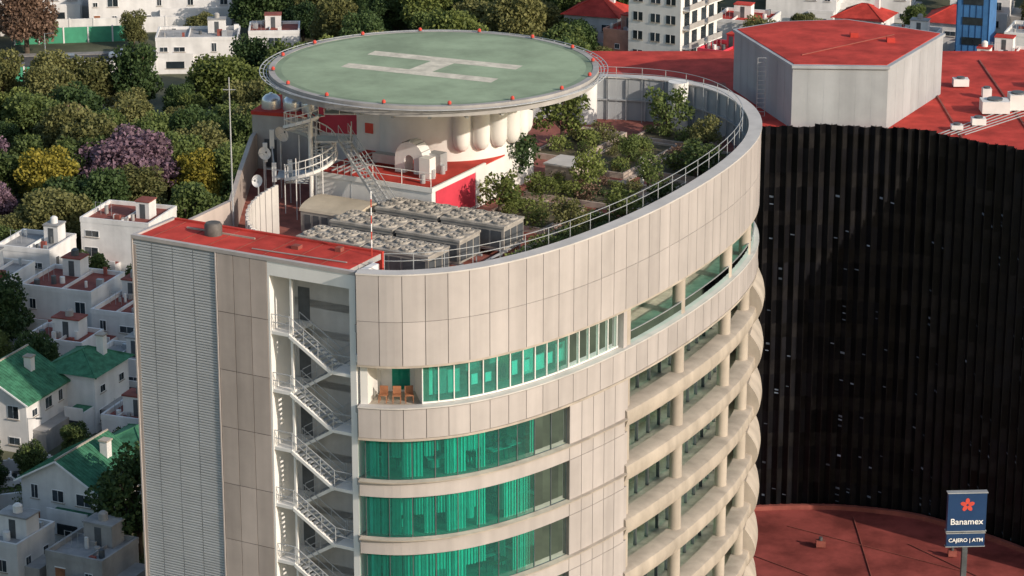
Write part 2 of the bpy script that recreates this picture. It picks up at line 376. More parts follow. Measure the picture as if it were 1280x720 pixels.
# red wing roof
b=MB()
b.box(.25,15.2,.26,4.2,53.5,53.86,CONCG,TF); b.box(.26,15.19,.27,4.19,53.864,53.88,RED,TF)
b.box(0,.25,.25,4.4,53.5,54.0,PANEL,TF); b.box(.25,15.3,4.2,4.42,50.8,53.98,RED,TF)
b.box(2,7,3.0,3.08,53.88,53.98,CONC,TF)
for k in range(7): b.bar((*F(1.2+k*2,.5),53.9),(*F(1.2+k*2,4.1),53.9),.02,BROWNR)
b.bar((*F(8,1.2),53.95),(*F(14.5,1.5),53.95),.04,CONCG); b.box(10,10.5,2.4,2.9,53.88,54.1,BROWNR,TF); b.box(12.6,13.0,3.2,3.6,53.88,54.15,BROWNR,TF)
b.obj('wing_roof',tower)
b=MB(); x,y=F(4.2,2.7); b.lathe(x,y,[(.55,53.88),(.55,54.5),(.45,54.65),(.2,54.72),(0.01,54.72)],ACD); b.obj('black_water_tank',None,True)
b=MB(); x,y=F(15.0,3.5)
for k in range(8): b.cyl(x,y,53.9+k*.5,54.4+k*.5,.035,REDL if k%2==0 else SIGNW,8)
b.obj('lightning_mast')
b=MB(); x,y=(-17.9,172.5); b.cyl(x,y,50.8,61.6,.07,STEEL,8,.035); b.bar((x-.4,y,60.8),(x+.4,y,60.8),.03,STEEL); b.obj('antenna_mast')
# ------------------------------------------------------------------ helipad
hp=group('helipad'); HX,HY=-5.2,182.2
b=MB()
b.cyl(HX,HY,59.35,60,10.75,HELI,96)
b.lathe(HX,HY,[(10.76,59.3),(11.0,59.35),(11.0,60.03),(10.6,60.03),(10.6,60.004)],CONCG,96)
b.lathe(HX,HY,[(10.59,60.003),(10.15,60.004)],HELID,96)
b.obj('deck',hp,False)
b=MB()
for i in range(64):
    a=2*math.pi*i/64; c,s_=math.cos(a),math.sin(a)
    b.bar((HX+11*c,HY+11*s_,59.75),(HX+11.6*c,HY+11.6*s_,59.9),.03,STEEL)
for r,z in((11.15,59.8),(11.35,59.85),(11.6,59.9)): b.lathe(HX,HY,[(r-.025,z),(r+.025,z),(r+.025,z+.04),(r-.025,z+.04),(r-.025,z)],GR,96)
b.obj('safety_net_frame',hp)
b=MB(); HFm=(HX-.15,HY+.1,.915,-.403)
zt=60.006
def flat(pts,m,z): b.add([(*T(HFm,p[0],p[1]),z) for p in pts],[tuple(range(len(pts)))],m)
flat([(-5.5,1.4),(5.5,1.4),(5.5,2.6),(-5.5,2.6)],HMARK,zt)
flat([(-5.5,-2.6),(5.5,-2.6),(5.5,-1.4),(-5.5,-1.4)],HMARK,zt)
flat([(-1.0,-1.4),(.7,-1.4),(1.0,1.4),(-.7,1.4)],HMARK,zt)
b.obj('letter_h_marking',hp)
b=MB()
for i in range(16):
    a=2*math.pi*(i+.3)/16; x,y=HX+10.7*math.cos(a),HY+10.7*math.sin(a)
    b.cyl(x,y,60.03,60.1,.12,STEELD,10); b.lathe(x,y,[(.12,60.1),(.13,60.22),(.07,60.3),(.001,60.32)],REDL,10)
b.obj('perimeter_lights',hp)
b=MB()
DX,DY=-4.5,187.2
b.lathe(DX,DY,[(5.2,50.8),(5.2,58.2),(6.3,59.3)],WHITE,64)
for i in range(7):
    a=math.radians(-78+i*15); x,y=DX+5.35*math.cos(a),DY+5.35*math.sin(a)
    b.lathe(x,y,[(.001,54.2),(.25,54.25),(.45,54.45),(.58,54.8),(.6,55.3),(.62,59.2)],WHITE,16)
for i in range(28):
    a=2*math.pi*i/28; c,s_=math.cos(a),math.sin(a)
    b.bar((HX+3*c,HY+3*s_,59.15),(HX+10.6*c,HY+10.6*s_,59.2),.14,STEEL)
b.obj('support_drum',hp,True)
# penthouse block with red roof
ph=group('rooftop_plant_house')
b=MB()
b.box(1.2,10.2,18.9,33,50.8,53.4,WHITE,TF); b.box(1.25,10.15,18.95,33,53.4,53.5,RED,TF)
b.box(10.2,10.26,19.4,24.6,51.0,53.3,REDW,TF); b.box(10.2,10.32,24.6,26.0,50.8,53.6,WHITE,TF); b.box(1.2,10.3,18.8,18.9,53.3,53.62,WHITE,TF)
b.box(10.15,10.3,18.9,26,53.3,53.62,WHITE,TF)
b.box(.5,6.2,25.5,33,53.4,58.9,WHITE2,TF)
for a0 in(2.6,4.3):
    b.box(a0,a0+.95,25.42,25.5,53.5,55.7,STEEL,TF); b.box(a0+.08,a0+.87,25.39,25.42,53.55,55.62,GREYR,TF)
b.box(1.2,1.8,25.42,25.5,54.7,55.4,REDL,TF)
for k in range(5): b.bar((*F(1.3+k*2.2,19.0),53.5),(*F(1.3+k*2.2,19.0),54.55),.03,WHITE)
b.bar((*F(1.3,19.0),54.55),(*F(10.1,19.0),54.55),.03,WHITE); b.bar((*F(1.3,19.0),54.05),(*F(10.1,19.0),54.05),.025,WHITE)
for k in range(3): b.cyl(*F(8.9,20+k*1.3),53.5,54.1,.18,STEEL,10)
b.obj('walls_and_roof',ph)
b=MB()
f=(*F(7.0,22.2),TF[2],TF[3])
n=12
A=[(-.1-1.1*math.cos(math.pi*k/n),54.4+1.25*math.sin(math.pi*k/n)) for k in range(n+1)]
inner=[(-.1-.35*math.cos(math.pi*k/n),54.4+.35*math.sin(math.pi*k/n)) for k in range(n+1)]
vs=[];fs=[]
for y0 in(-.55,.55):
    for a_,z_ in A+inner: vs.append((*T(f,a_,y0),z_))
m=n+1; M=2*m
for k in range(n):
    fs+=[(k,k+1,k+1+M,k+M),(m+k,m+k+1,m+k+1+M,m+k+M),(k,k+1,m+k+1,m+k),(k+M,k+1+M,m+k+1+M,m+k+M)]
b.add(vs,fs,WHITE2)
for k in range(0,n+1,2):
    an=math.pi*k/n; b.bar((*T(f,-.1-1.12*math.cos(an),-.57),54.4+1.27*math.sin(an)),(*T(f,-.1-1.12*math.cos(an),.57),54.4+1.27*math.sin(an)),.03,STEEL)
b.box(-1.2,-.45,-.55,.55,53.5,54.4,WHITE2,f); b.box(.25,1.0,-.55,.55,53.5,54.4,WHITE2,f)
b.box(1.1,1.9,-1.3,-.5,53.52,54.9,WHITE,f); b.box(.8,1.8,.3,1.2,53.52,54.8,STEEL,f); b.box(-3.4,-1.2,.2,.9,53.7,54.3,STEEL,f)
for k in range(4): b.bar((*F(2.2+k*.5,19.5),53.6),(*F(2.2+k*.5,24.8),53.6),.06,STEEL)
b.obj('ventilation_duct')
# spiral stair up to the helipad
st=group('spiral_staircase'); b=MB(); SX,SY=-13.3,178.8
b.cyl(SX,SY,50.8,58.6,.15,WHITE,12)
ns=30; prev=None
for i in range(ns):
    a=math.radians(-200+i*17); z=52.9+i*.17; a2=a+math.radians(17)
    P=[(SX,SY,z),(SX+1.7*math.cos(a),SY+1.7*math.sin(a),z),(SX+1.7*math.cos(a2),SY+1.7*math.sin(a2),z)]
    b.add(P+[(p[0],p[1],p[2]-.05) for p in P],[(0,1,2),(5,4,3),(1,2,5,4),(0,1,4,3),(2,0,3,5)],STEEL)
    q=Vector((SX+1.7*math.cos(a),SY+1.7*math.sin(a),z)); b.bar(q,q+Vector((0,0,1)),.025,WHITE)
    if prev is not None:
        for h in(.0,.5,1.0): b.bar(prev+Vector((0,0,h)),q+Vector((0,0,h)),.14 if h==0 else .045,WHITE)
    prev=q
b.obj('helical_flight',st)
b=MB()
for i in range(6):
    a=math.radians(60*i); b.bar((SX+1.75*math.cos(a),SY+1.75*math.sin(a),50.8),(SX+1.75*math.cos(a),SY+1.75*math.sin(a),54.2+(i%3)*.8),.04,WHITE)
b.box(SX-2.4,SX+2.2,SY+1.2,SY+3.2,52.8,52.92,STEEL)
b.box(SX+1.0,SX+4.0,SY-.8,SY+.6,57.75,57.85,STEEL)
for yy in(SY-.8,SY+.6):
    for h in(.55,1.05): b.bar((SX+1.0,yy,57.85+h),(SX+4.0,yy,57.85+h),.03,WHITE)
    for t in range(4): b.bar((SX+1.0+t,yy,57.8),(SX+1.0+t,yy,58.9),.03,WHITE)
b.obj('landing_platforms',st)
b=MB()
p=Vector((-11.4,178.0,56.0)); q=Vector((-8.2,174.3,52.0))
dd=(q-p); dd.z=0; dd.normalize(); side=Vector((-dd.y,dd.x,0))*.8
for off in(Vector(),side):
    b.bar(p+off,q+off,.11,STEEL)
    for h in(.55,1.05): b.bar(p+off+Vector((0,0,h)),q+off+Vector((0,0,h)),.025,STEEL)
    for k in range(6): x=p.lerp(q,k/5)+off; b.bar(x,x+Vector((0,0,1.05)),.02,STEEL)
for k in range(20):
    x=p.lerp(q,(k+.5)/20)+Vector((0,0,.08)); b.add([x,x+side,x+side+dd*.25,x+dd*.25],[(0,1,2,3)],STEEL)
b.box(p.x-1.6,p.x+.9,p.y-.1,p.y+1.3,55.9,56.02,STEEL)
for t,u_ in((-1.5,0),(.8,0),(-1.5,1.2),(.8,1.2)): b.bar((p.x+t,p.y+u_,50.8),(p.x+t,p.y+u_,57.0),.05,STEEL)
b.obj('metal_staircase')
# tank house + tanks
b=MB(); TH=(-18.2,190.2,.96,-.28)
b.box(0,4.6,0,5,50.8,54.7,CONCG,TH); b.box(-.06,4.66,-.06,5.06,54.7,54.95,RED,TH); b.box(.9,1.8,-.05,0,51,53,STEELD,TH); b.box(4.7,7.5,.8,5,50.8,56.0,WHITE2,TH)
b.box(4.7,7.6,.72,.8,53.6,55.9,REDW,TH)
b.obj('tank_house')
for k,(a,bb) in enumerate(((1.0,1.2),(2.6,1.2),(4.0,1.1),(5.4,1.9),(1.8,3.2),(3.6,3.2))):
    b=MB(); x,y=T(TH,a,bb); zb=54.95 if a<4.5 else 56.0
    b.lathe(x,y,[(.68,zb),(.68,zb+.55),(.62,zb+.75),(.4,zb+.95),(.15,zb+1.02),(.12,zb+1.1),(.001,zb+1.1)],TANKM,20); b.obj('water_tank',None,True)
b=MB()
cx,cy=F(5.2,11.5)
for k in range(26):
    a0=math.radians(122+k*4.2); a1=a0+math.radians(4.2); r=3.6 if k%2 else 3.66
    P=[(cx+r*math.cos(a0),cy+r*math.sin(a0)),(cx+r*math.cos(a1),cy+r*math.sin(a1)),(cx+(r+.15)*math.cos(a1),cy+(r+.15)*math.sin(a1)),(cx+(r+.15)*math.cos(a0),cy+(r+.15)*math.sin(a0))]
    b.prism(P,50.8,54.1-k*.07,COPE)
b.obj('curved_screen_wall')
def dish(x,y,z,r,az,el):
    b=MB(); b.cyl(x,y,50.8,z,.05,STEEL,8)
    d=Vector((math.cos(az)*math.cos(el),math.sin(az)*math.cos(el),math.sin(el))); e=d.cross(Vector((0,0,1))).normalized(); g_=d.cross(e)
    c=Vector((x,y,z)); vs=[c]; n=20; R=[(.35,.04),(.7,.15),(1,.32)]
    for rr,h in R:
        for i in range(n): vs.append(c+d*(h*r)+(e*math.cos(2*math.pi*i/n)+g_*math.sin(2*math.pi*i/n))*rr*r)
    fs=[(0,1+i,1+(i+1)%n) for i in range(n)]
    for j in range(2):
        for i in range(n): fs.append((1+j*n+i,1+j*n+(i+1)%n,1+(j+1)*n+(i+1)%n,1+(j+1)*n+i))
    b.add(vs,fs,WHITE2)
    tip=c+d*r*.95; b.cyl(tip.x,tip.y,tip.z-.06,tip.z+.06,.05,STEELD,8)
    for i in(0,7,14): b.bar(vs[1+2*n+i],tip,.012,STEEL)
    b.obj('satellite_dish',None,True)
dish(-16.6,181,54.3,.45,math.radians(-60),.5); dish(-15.6,182.5,55.2,.55,math.radians(-40),.6); dish(-16.7,177.5,53.4,.42,math.radians(-120),.3)
b=MB()
for x,y,h in((-16.6,182,4.0),(-15.8,179.5,3.3),(-16.3,184,4.4),(-14.9,181.4,3)):
    b.cyl(x,y,50.8,50.8+h,.05,STEEL,6); b.box(x-.15,x+.15,y-.08,y+.08,50.8+h-1.3,50.8+h,WHITE)
b.bar((-16.6,182,53),(-14.9,181.4,53),.04,STEEL); b.bar((-16.3,184,54),(-15.8,179.5,54),.04,STEEL)
b.obj('cellular_antennas')
b=MB(); f=(*F(2.9,14.5),TF[2],TF[3])
b.box(0,4.2,0,3.4,50.8,52.2,ACC,f); n=10
P=[(1.7-1.75*math.cos(math.pi*k/n),52.2+.55*math.sin(math.pi*k/n)) for k in range(n+1)]
vs=[(*T(f,-.1,q[0]),q[1]) for q in P]+[(*T(f,4.3,q[0]),q[1]) for q in P]
b.add(vs,[(k,k+1,k+2+n,k+1+n) for k in range(n)]+[tuple(range(n+1)),tuple(range(n+1,2*n+2))[::-1]],TAN)
for k in range(6): b.box(.3+k*.65,.75+k*.65,-.03,0,51,52,STEELD,f)
b.obj('vaulted_plant_cover')
b=MB()
for k in range(3):
    b.bar((*F(1.8,7.2+k*1.3),51.6),(*F(6.6,6.6+k*1.6),51.6),.3,WHITE,10)
b.bar((*F(1.8,6.8),51.6),(*F(1.8,10.6),51.6),.32,WHITE,10)
for k in range(4): b.bar((*F(6.5,7.5+k*2.4),51.2),(*F(6.5,9.3+k*2.4),51.2),.12,STEEL,8)
b.bar((*F(6.3,7),51.1),(*F(6.3,18.6),51.1),.13,WHITE,8); b.bar((*F(17.0,7.5),51.0),(*F(17.0,18.3),51.0),.1,STEEL,8); b.bar((*F(5.9,7),51.1),(*F(5.9,18.6),51.1),.1,STEEL,8)
b.obj('insulated_pipes',None,True)
for bi,b0 in enumerate((7.7,11.6,15.5)):
    for mi in range(2):
        b=MB(); a0=7.0+mi*4.85+(0 if bi<2 else 1.0); a1=a0+4.55; b1=b0+2.6
        b.box(a0,a1,b0,b1,51.35,52.75,ACC,TF)
        for k in range(5):
            for bb in(b0-.03,b1): b.box(a0+.12+k*.88,a0+.86+k*.88,bb,bb+.03,51.5,52.55,STEELD,TF)
        for k in range(3): b.box(a1,a1+.03,b0+.1+k*.85,b0+.8+k*.85,51.5,52.55,STEELD,TF)
        b.box(a0-.05,a1+.05,b0-.05,b1+.05,52.75,52.9,ACT,TF)
        for k in range(4):
            for j in range(2):
                x,y=F(a0+.58+k*1.13,b0+.68+j*1.25)
                b.lathe(x,y,[(.5,52.9),(.5,53.02),(.44,53.02),(.42,52.93)],ACT,16); b.cyl(x,y,52.9,52.93,.42,ACD,16); b.cyl(x,y,52.93,53.0,.13,ACT,10)
                for q in range(6):
                    an=q*1.0472+k; b.bar((x,y,52.97),(x+.4*math.cos(an),y+.4*math.sin(an),52.99),.06,ACT)
        for a in(a0+.2,a0+2.2,a1-.2):
            for bb in(b0+.1,b1-.1):
                x,y=F(a,bb); b.bar((x,y,50.8),(x,y,51.35),.06,STEEL)
        b.bar((*F(a0-.2,b0+.1),51.3),(*F(a1+.2,b0+.1),51.3),.09,STEEL); b.bar((*F(a0-.2,b1-.1),51.3),(*F(a1+.2,b1-.1),51.3),.09,STEEL)
        b.obj('rooftop_chiller')
# ------------------------------------------------------------------ foliage
def leaves(centers,n,size,box=False):
    V=[]
    for (c,R) in centers:
        k=int(n*(R[0]*R[1]*R[2])**(2/3))
        if box: p=rng.uniform(-1,1,(k,3)); ax=rng.integers(0,3,k); p[np.arange(k),ax]=np.sign(p[np.arange(k),ax])*rng.uniform(.8,1.05,k)
        else:
            p=rng.normal(size=(k,3)); p/=np.linalg.norm(p,axis=1)[:,None]; p*= (.45+.68*rng.random((k,1))**.7)
        p=p*np.array(R)+np.array(c)
        d1=rng.normal(size=(k,3)); d1/=np.linalg.norm(d1,axis=1)[:,None]
        d2=np.cross(d1,rng.normal(size=(k,3))); d2/=np.linalg.norm(d2,axis=1)[:,None]
        s=size*rng.uniform(.6,1.3,(k,1)); d1*=s; d2*=s*.7
        V.append(np.stack([p-d1,p-d2,p+d1,p+d2],1).reshape(-1,3))
    V=np.concatenate(V); F_=[(4*i,4*i+1,4*i+2,4*i+3) for i in range(len(V)//4)]
    return V.tolist(),F_
def treemesh(name,h,R,nc,n,size,trunk=.35,flatness=.8,conic=0):
    b=MB(); cs=[]; base=h*trunk
    for i in range(nc):
        t=(i+.5)/nc; zz=base+(h-base)*(.08+.84*t)
        rr=R*math.sqrt(max(.05,1-((t-.42)/.68)**2))*(1-conic*t)
        a=i*2.4+random.uniform(-.5,.5); d=rr*random.uniform(.3,.8)
        q=R*random.uniform(.24,.42)*(1-conic*t*.6); cs.append(((d*math.cos(a),d*math.sin(a),zz),(q,q,q*flatness)))
    b.bar((0,0,-.3),(0,0,base),R*.075,BARK,7)
    b.cyl(0,0,-.2,base*1.3,R*.08,BARK,8,R*.05)
    for c,q in cs[::2]:
        mid=Vector((c[0]*.4,c[1]*.4,(base+c[2])/2)); b.bar((0,0,base*.9),mid,R*.035,BARK,5); b.bar(mid,c,R*.02,BARK,5)
    v,f=leaves(cs,n,size); b.add(v,f,L_MID)
    me=bpy.data.meshes.new(name); me.from_pydata(b.v,[],b.f)
    for m in b.mats: me.materials.append(m)
    me.polygons.foreach_set('material_index',b.m); return me
BIG=[treemesh('tree_mesh_%d'%i,10,random.uniform(4.2,5.2),random.randint(22,32),140,.25,random.uniform(.2,.32),random.uniform(.7,.95),c) for i,c in enumerate((0,.1,0,.25,0,.1))]
SML=[treemesh('garden_tree_mesh_%d'%i,3,1.6,14,420,.11,.33) for i in range(3)]
def place(name,me,x,y,z,s,mat,sz=None):
    o=bpy.data.objects.new(name,me); sc.collection.objects.link(o); o.location=(x,y,z); o.scale=(s,s,sz or s); o.rotation_euler=(0,0,random.uniform(0,6.28))
    o.material_slots[1].link='OBJECT'; o.material_slots[1].material=mat; return o
shr=[]
for i in range(4):
    b=MB(); cs=[((random.uniform(-.45,.45),random.uniform(-.45,.45),random.uniform(.35,.75)),(.5,.5,.42)) for k in range(6)]
    b.bar((0,0,0),(0,0,.5),.06,BARK)
    for c,q in cs: b.bar((0,0,.2),c,.03,BARK)
    v,f=leaves(cs,330,.075); b.add(v,f,L_MID)
    me=bpy.data.meshes.new('shrub_mesh'); me.from_pydata(b.v,[],b.f)
    for m in b.mats: me.materials.append(m)
    me.polygons.foreach_set('material_index',b.m); shr.append(me)
# ------------------------------------------------------------------ roof garden
gd=group('roof_garden')
b=MB(); beds=[(11.8,15.6,36,44.5),(16.6,21,37.5,44.5),(12,18.6,28.6,33.6),(18.4,22.6,16,26),(21,23.6,27,36),(12.2,17,21.5,27),(7.5,10.8,38,46),(12,17.5,45.6,48.6),(19.4,20.4,28.5,36),(18.4,23.2,11,14.8)]
for a0,a1,b0,b1 in beds:
    b.box(a0,a1,b0,b1,50.8,51.05,SOIL,TF)
    for q in((a0-.15,a1+.15,b0-.15,b0),(a0-.15,a1+.15,b1,b1+.15),(a0-.15,a0,b0,b1),(a1,a1+.15,b0,b1)): b.box(*q,50.8,51.2,CURB,TF)
b.box(15.8,16.3,28,46,50.8,50.83,CURB,TF); b.box(17.3,18.2,15,27.8,50.8,50.83,CURB,TF); b.box(11,24,34.2,35.3,50.8,50.826,CURB,TF)
b.obj('planter_beds',gd)
b=MB(); b.box(11.6,13.8,27.5,28.4,50.8,50.9,CURB,TF); b.box(11.2,13.4,32.8,35.2,50.8,52.0,CURB,TF); b.box(11.1,13.5,32.7,35.3,52.0,52.12,COPE,TF); b.obj('garden_store_box',gd)
b=MB(); x,y=F(17.5,35.2); b.cyl(x,y,50.8,52.6,.13,SIGNW,10); b.cyl(x,y,52.6,52.8,.2,SIGNW,10,.1); b.obj('garden_bollard_light')
for x,y,h,s,m in((3.65,196.1,4.0,1.3,L_LIME),(11.4,198.4,3.7,1.2,L_MID),(.4,185.9,3.6,1.35,L_DARK),(5.06,183.3,3.1,.95,L_LIME),(12.7,186.6,2.7,1.3,L_MID),(13.8,193.6,2.7,.85,L_OLV),(-.8,177.6,2.9,1.1,L_LIME),(9.3,184.4,2.4,.75,L_MID),(7.2,175.4,2.4,1.0,L_LIME),(3.7,173.6,2.5,.85,L_OLV),(8.2,190.5,2.3,.6,L_MID),(2.0,181.5,1.9,.8,L_LIME),(10.2,179.5,2.0,.9,L_MID),(5.9,170.8,1.7,.7,L_DARK)):
    place('garden_tree',random.choice(SML),x,y,50.85,s,m,h/3)
for a0,a1,b0,b1 in beds:
    n=int((a1-a0)*(b1-b0)/1.9)
    for k in range(n):
        a,bb=random.uniform(a0+.3,a1-.3),random.uniform(b0+.3,b1-.3); x,y=F(a,bb)
        place('shrub',random.choice(shr),x,y,51.0,random.choice([.3,.4,.5,.7,.8,1.0,1.2]),random.choice([L_MID,L_LIME,L_DARK,L_OLV,L_BRN if random.random()<.35 else L_LIME]))
b=MB()
for a0,a1,b0,b1 in((12,18.6,28.75,29.4),(18.45,19.0,16,26),(12.2,17,26.3,26.9),(11.8,15.6,36.1,36.7)):
    v,f=leaves([((0,0,51.35),((a1-a0)/2,(b1-b0)/2,.4))],900,.075,True)
    v=[(*F((a0+a1)/2+p[0],(b0+b1)/2+p[1]),p[2]) for p in v]; b.add(v,f,L_DARK)
b.obj('hedge',gd)
b=MB()
for x,y in((5.6,203.2),(12.3,201.6)): b.cyl(x,y,50.8,54.3,.75,WHITE,24)
b.obj('terrace_columns',tower,True)
# ------------------------------------------------------------------ black office building
bk=group('black_glass_office_building')
AP=[(-2,221),(4,225.6),(12,229.2),(21.4,231),(28,231.3),(33,230.2),(36.6,228.4),(42.2,223.2),(47,217),(52,209),(56,200)]  # unseen left end, extended to cast shade on the left houses
D=[]
for i in range(1,len(AP)-2):
    for k in range(30): D.append(cr(AP[i-1],AP[i],AP[i+1],AP[i+2],k/30))
D=np.array(D); DL=np.concatenate([[0],np.cumsum(np.hypot(*(D[1:]-D[:-1]).T))]); DE=float(DL[-1])
def dv(t): return float(np.interp(t,DL,D[:,0])),float(np.interp(t,DL,D[:,1]))
ZB,ZR=8.6,42.7
b=MB(); pl=.95; n=int(DE/pl); fh=3.4
edge=[]
for i in range(n):
    x0,y0=dv(i*pl);x1,y1=dv((i+1)*pl); tx,ty=x1-x0,y1-y0; l=math.hypot(tx,ty); nx,ny=ty/l,-tx/l
    mx_,my_=x0+tx*.5+nx*.34,y0+ty*.5+ny*.34
    edge+=[(x0,y0)]
    zt=ZR+.55+random.uniform(-.05,.2)
    for (p,q) in(((x0,y0),(mx_,my_)),((mx_,my_),(x1,y1))):
        z=ZB
        while z<zt-.1:
            z2=min(z+fh*.62,zt); z3=min(z+fh,zt)
            b.add([(*p,z),(*q,z),(*q,z2),(*p,z2)],[(0,1,2,3)],BLACKG)
            if z3>z2: b.add([(*p,z2),(*q,z2),(*q,z3),(*p,z3)],[(0,1,2,3)],BLACKF)
            z=z3
    b.bar((mx_,my_,ZB),(mx_,my_,zt+.1),.05,BLACKF)
b.obj('pleated_facade',bk)
b=MB()
cols=[int(n*q) for q in(.33,.37,.45,.455,.50,.58,.585,.66,.70,.74)]
for k in range(120):
    i=random.choice(cols)+random.choice([0,0,0,1,-1]); x0,y0=dv(i*pl);x1,y1=dv((i+1)*pl); tx,ty=x1-x0,y1-y0; l=math.hypot(tx,ty); nx,ny=ty/l,-tx/l
    mx_,my_=x0+tx*.5+nx*.34,y0+ty*.5+ny*.34
    z=ZB+fh*random.randrange(0,9)+random.choice([.3,.6,.9,1.2,1.5]); h=random.choice([.08,.12,.18])
    p=Vector((x0+nx*.02,y0+ny*.02)); q=Vector((mx_+nx*.02,my_+ny*.02)); p2=p.lerp(q,random.uniform(.1,.3)); q2=p.lerp(q,random.uniform(.7,.9))
    b.add([(*p2,z),(*q2,z),(*q2,z+h),(*p2,z+h)],[(0,1,2,3)],GLINT)  # pale strip painted where a window would catch the light
b.obj('painted_glint_strips',bk)
b=MB(); back=[(62,225),(58,262),(4,262)]
b.prism([(x,y+.35) for x,y in edge]+back,2,ZR,BLACKF,RED)
b.obj('body_and_red_roof',bk)
b=MB()
P=[(20.0,246.6),(23.9,232.6),(32.0,232.2),(38.5,244.8),(30.6,250.7),(24.4,249.8)]
b.prism(P,ZR,48.0,BOXG)
cxm=sum(p[0] for p in P)/6;cym=sum(p[1] for p in P)/6
b.prism([(cxm+(x-cxm)*1.02,cym+(y-cym)*1.02) for x,y in P],48.0,48.25,BOXG)
b.prism([(cxm+(x-cxm)*.97,cym+(y-cym)*.97) for x,y in P],48.25,48.3,RED)
for (p,q,m_) in((P[0],P[1],8),(P[1],P[2],6),(P[2],P[3],7)):
    for k in range(1,m_):
        x=p[0]+(q[0]-p[0])*k/m_; y=p[1]+(q[1]-p[1])*k/m_; b.bar((x,y+.01,ZR),(x,y+.01,48.0),.025,BOXG)
for x,y in((30,243),(33,241)): b.box(x,x+.7,y,y+.7,48.3,48.7,RED)
b.bar((25,236,48.35),(34,244,48.35),.05,BROWNR)
b.box(15,19,238,243,ZR,44.2,BROWNR); b.box(12,14,240,244,ZR,44.0,RED)
b.obj('roof_plant_box',bk)
b=MB()
for x,y,sx,sy,h in((41,237,2.4,1.8,1.2),(43.6,238.2,1.6,1.6,1.5),(39.5,233,1.2,1,.7),(46,240,1.8,2.2,1),(45,233,.8,.8,.6),(37.5,231.5,1,.8,.5),(48,246,3,1.4,1.3),(42,243,.8,.8,.9),(40,247,1.4,1,.8),(50,236,1.2,1.2,.9),(47,229,.9,.7,.6)):
    b.box(x,x+sx,y,y+sy,ZR+.15,ZR+h,WHITE2); b.cyl(x+sx/2,y+sy/2,ZR+h,ZR+h+.15,min(sx,sy)*.38,STEELD,14)
for k in range(5): b.bar((36+k*.6,230,ZR+.12),(47+k*.9,243,ZR+.12),.05,STEEL)
for k in(0,3,6): b.box(38+k*2,38.15+k*2,229,258,ZR,ZR+.1,BROWNR)
b.obj('roof_vents',bk)
b=MB()
for k in range(14): b.bar((21.3,236.8,ZR+k*.4),(22.0,236.8,ZR+k*.4),.03,STEEL)
for x in(21.3,22.0): b.bar((x,236.8,ZR),(x,236.8,ZR+5.2),.04,STEEL)
b.obj('access_ladder',bk)
b=MB(); b.prism([(-5,206),(14,190),(30,190),(30,204),(70,209),(70,262),(-5,262)],0,ZB,PINK,pm('podium_roof_red',(.235,.055,.048),.85,.4,.22,bump=.15,spec=.15))
b.prism([(30.3,190),(70,190),(70,208.6),(30.3,203.6)],0,7.4,PINK,pm('podium_lower_roof',(.10,.07,.065),.85,.4,.4))
b.bar((30,203.8,ZB+.3),(70,208.8,ZB+.3),.4,PINK)
for k in range(n-1):
    x0,y0=dv(k*pl);x1,y1=dv((k+1)*pl); b.bar((x0,y0-1.3,ZB+.2),(x1,y1-1.3,ZB+.2),.28,BROWNR)
for pts in([(24,226,),(38,216)],[(30,228),(30,205)],[(22,214),(40,210)],[(34,222),(46,205)],[(18,222),(34,206)]):
    b.bar((*pts[0],ZB+.05),(*pts[1],ZB+.05),.05,BROWNR)
b.obj('podium',bk)
b=MB()
for x,y,s in((26,221,.4),(37,219,.35)):
    b.box(x,x+s*2,y,y+s*1.5,ZB+.15,ZB+s+.3,BROWNR); b.cyl(x+s,y+s*.7,ZB+s+.3,ZB+s+.6,s*.4,STEELD,12)
b.obj('podium_vents',bk)
sg=group('bank_sign'); b=MB(); X0,Y0=35.0,200.
f=(X0,Y0,math.cos(.06),math.sin(.06))
b.box(-.2,.2,-.22,.22,0,17.6,STEELD,f)
b.box(-1.5,1.5,-.25,.25,19.2,22.3,SIGNB,f); b.box(-1.48,1.48,-.2,.2,17.9,18.95,SIGNB,f); b.box(-.2,.2,-.15,.15,17.6,19.2,STEELD,f)
for q in((-1.57,1.57,-.28,.28,19.13,19.2),(-1.57,1.57,-.28,.28,22.3,22.37),(-1.54,1.54,-.22,.22,17.84,17.9),(-1.54,1.54,-.22,.22,18.95,19.01)): b.box(*q,STEEL,f)
b.obj('panels_and_pole',sg)
b=MB()
for k in range(5):
    a=math.pi/2+k*2*math.pi/5
    c=(.32*math.cos(a),.32*math.sin(a)); pts=[]
    for q in range(10):
        t=2*math.pi*q/10; u_,v_=.25*math.cos(t),.17*math.sin(t); pts.append((c[0]+u_*math.cos(a)-v_*math.sin(a),c[1]+u_*math.sin(a)+v_*math.cos(a)))
    b.add([(*T(f,p[0],-.27-.002*k),21.35+p[1]) for p in pts],[tuple(range(10))],REDL)
b.obj('flower_logo',sg)
def text(s,size,z,xo=0):
    cu=bpy.data.curves.new('lettering','FONT'); cu.body=s; cu.size=size; cu.align_x='CENTER'; cu.extrude=.01; cu.offset=.006
    o=bpy.data.objects.new('lettering',cu); sc.collection.objects.link(o); x,y=T(f,xo,-.28); o.location=(x,y,z); o.rotation_euler=(math.pi/2,0,.06); cu.materials.append(SIGNW); o.parent=sg
text('Banamex',.70,19.75); text('CAJERO | ATM',.42,18.3)
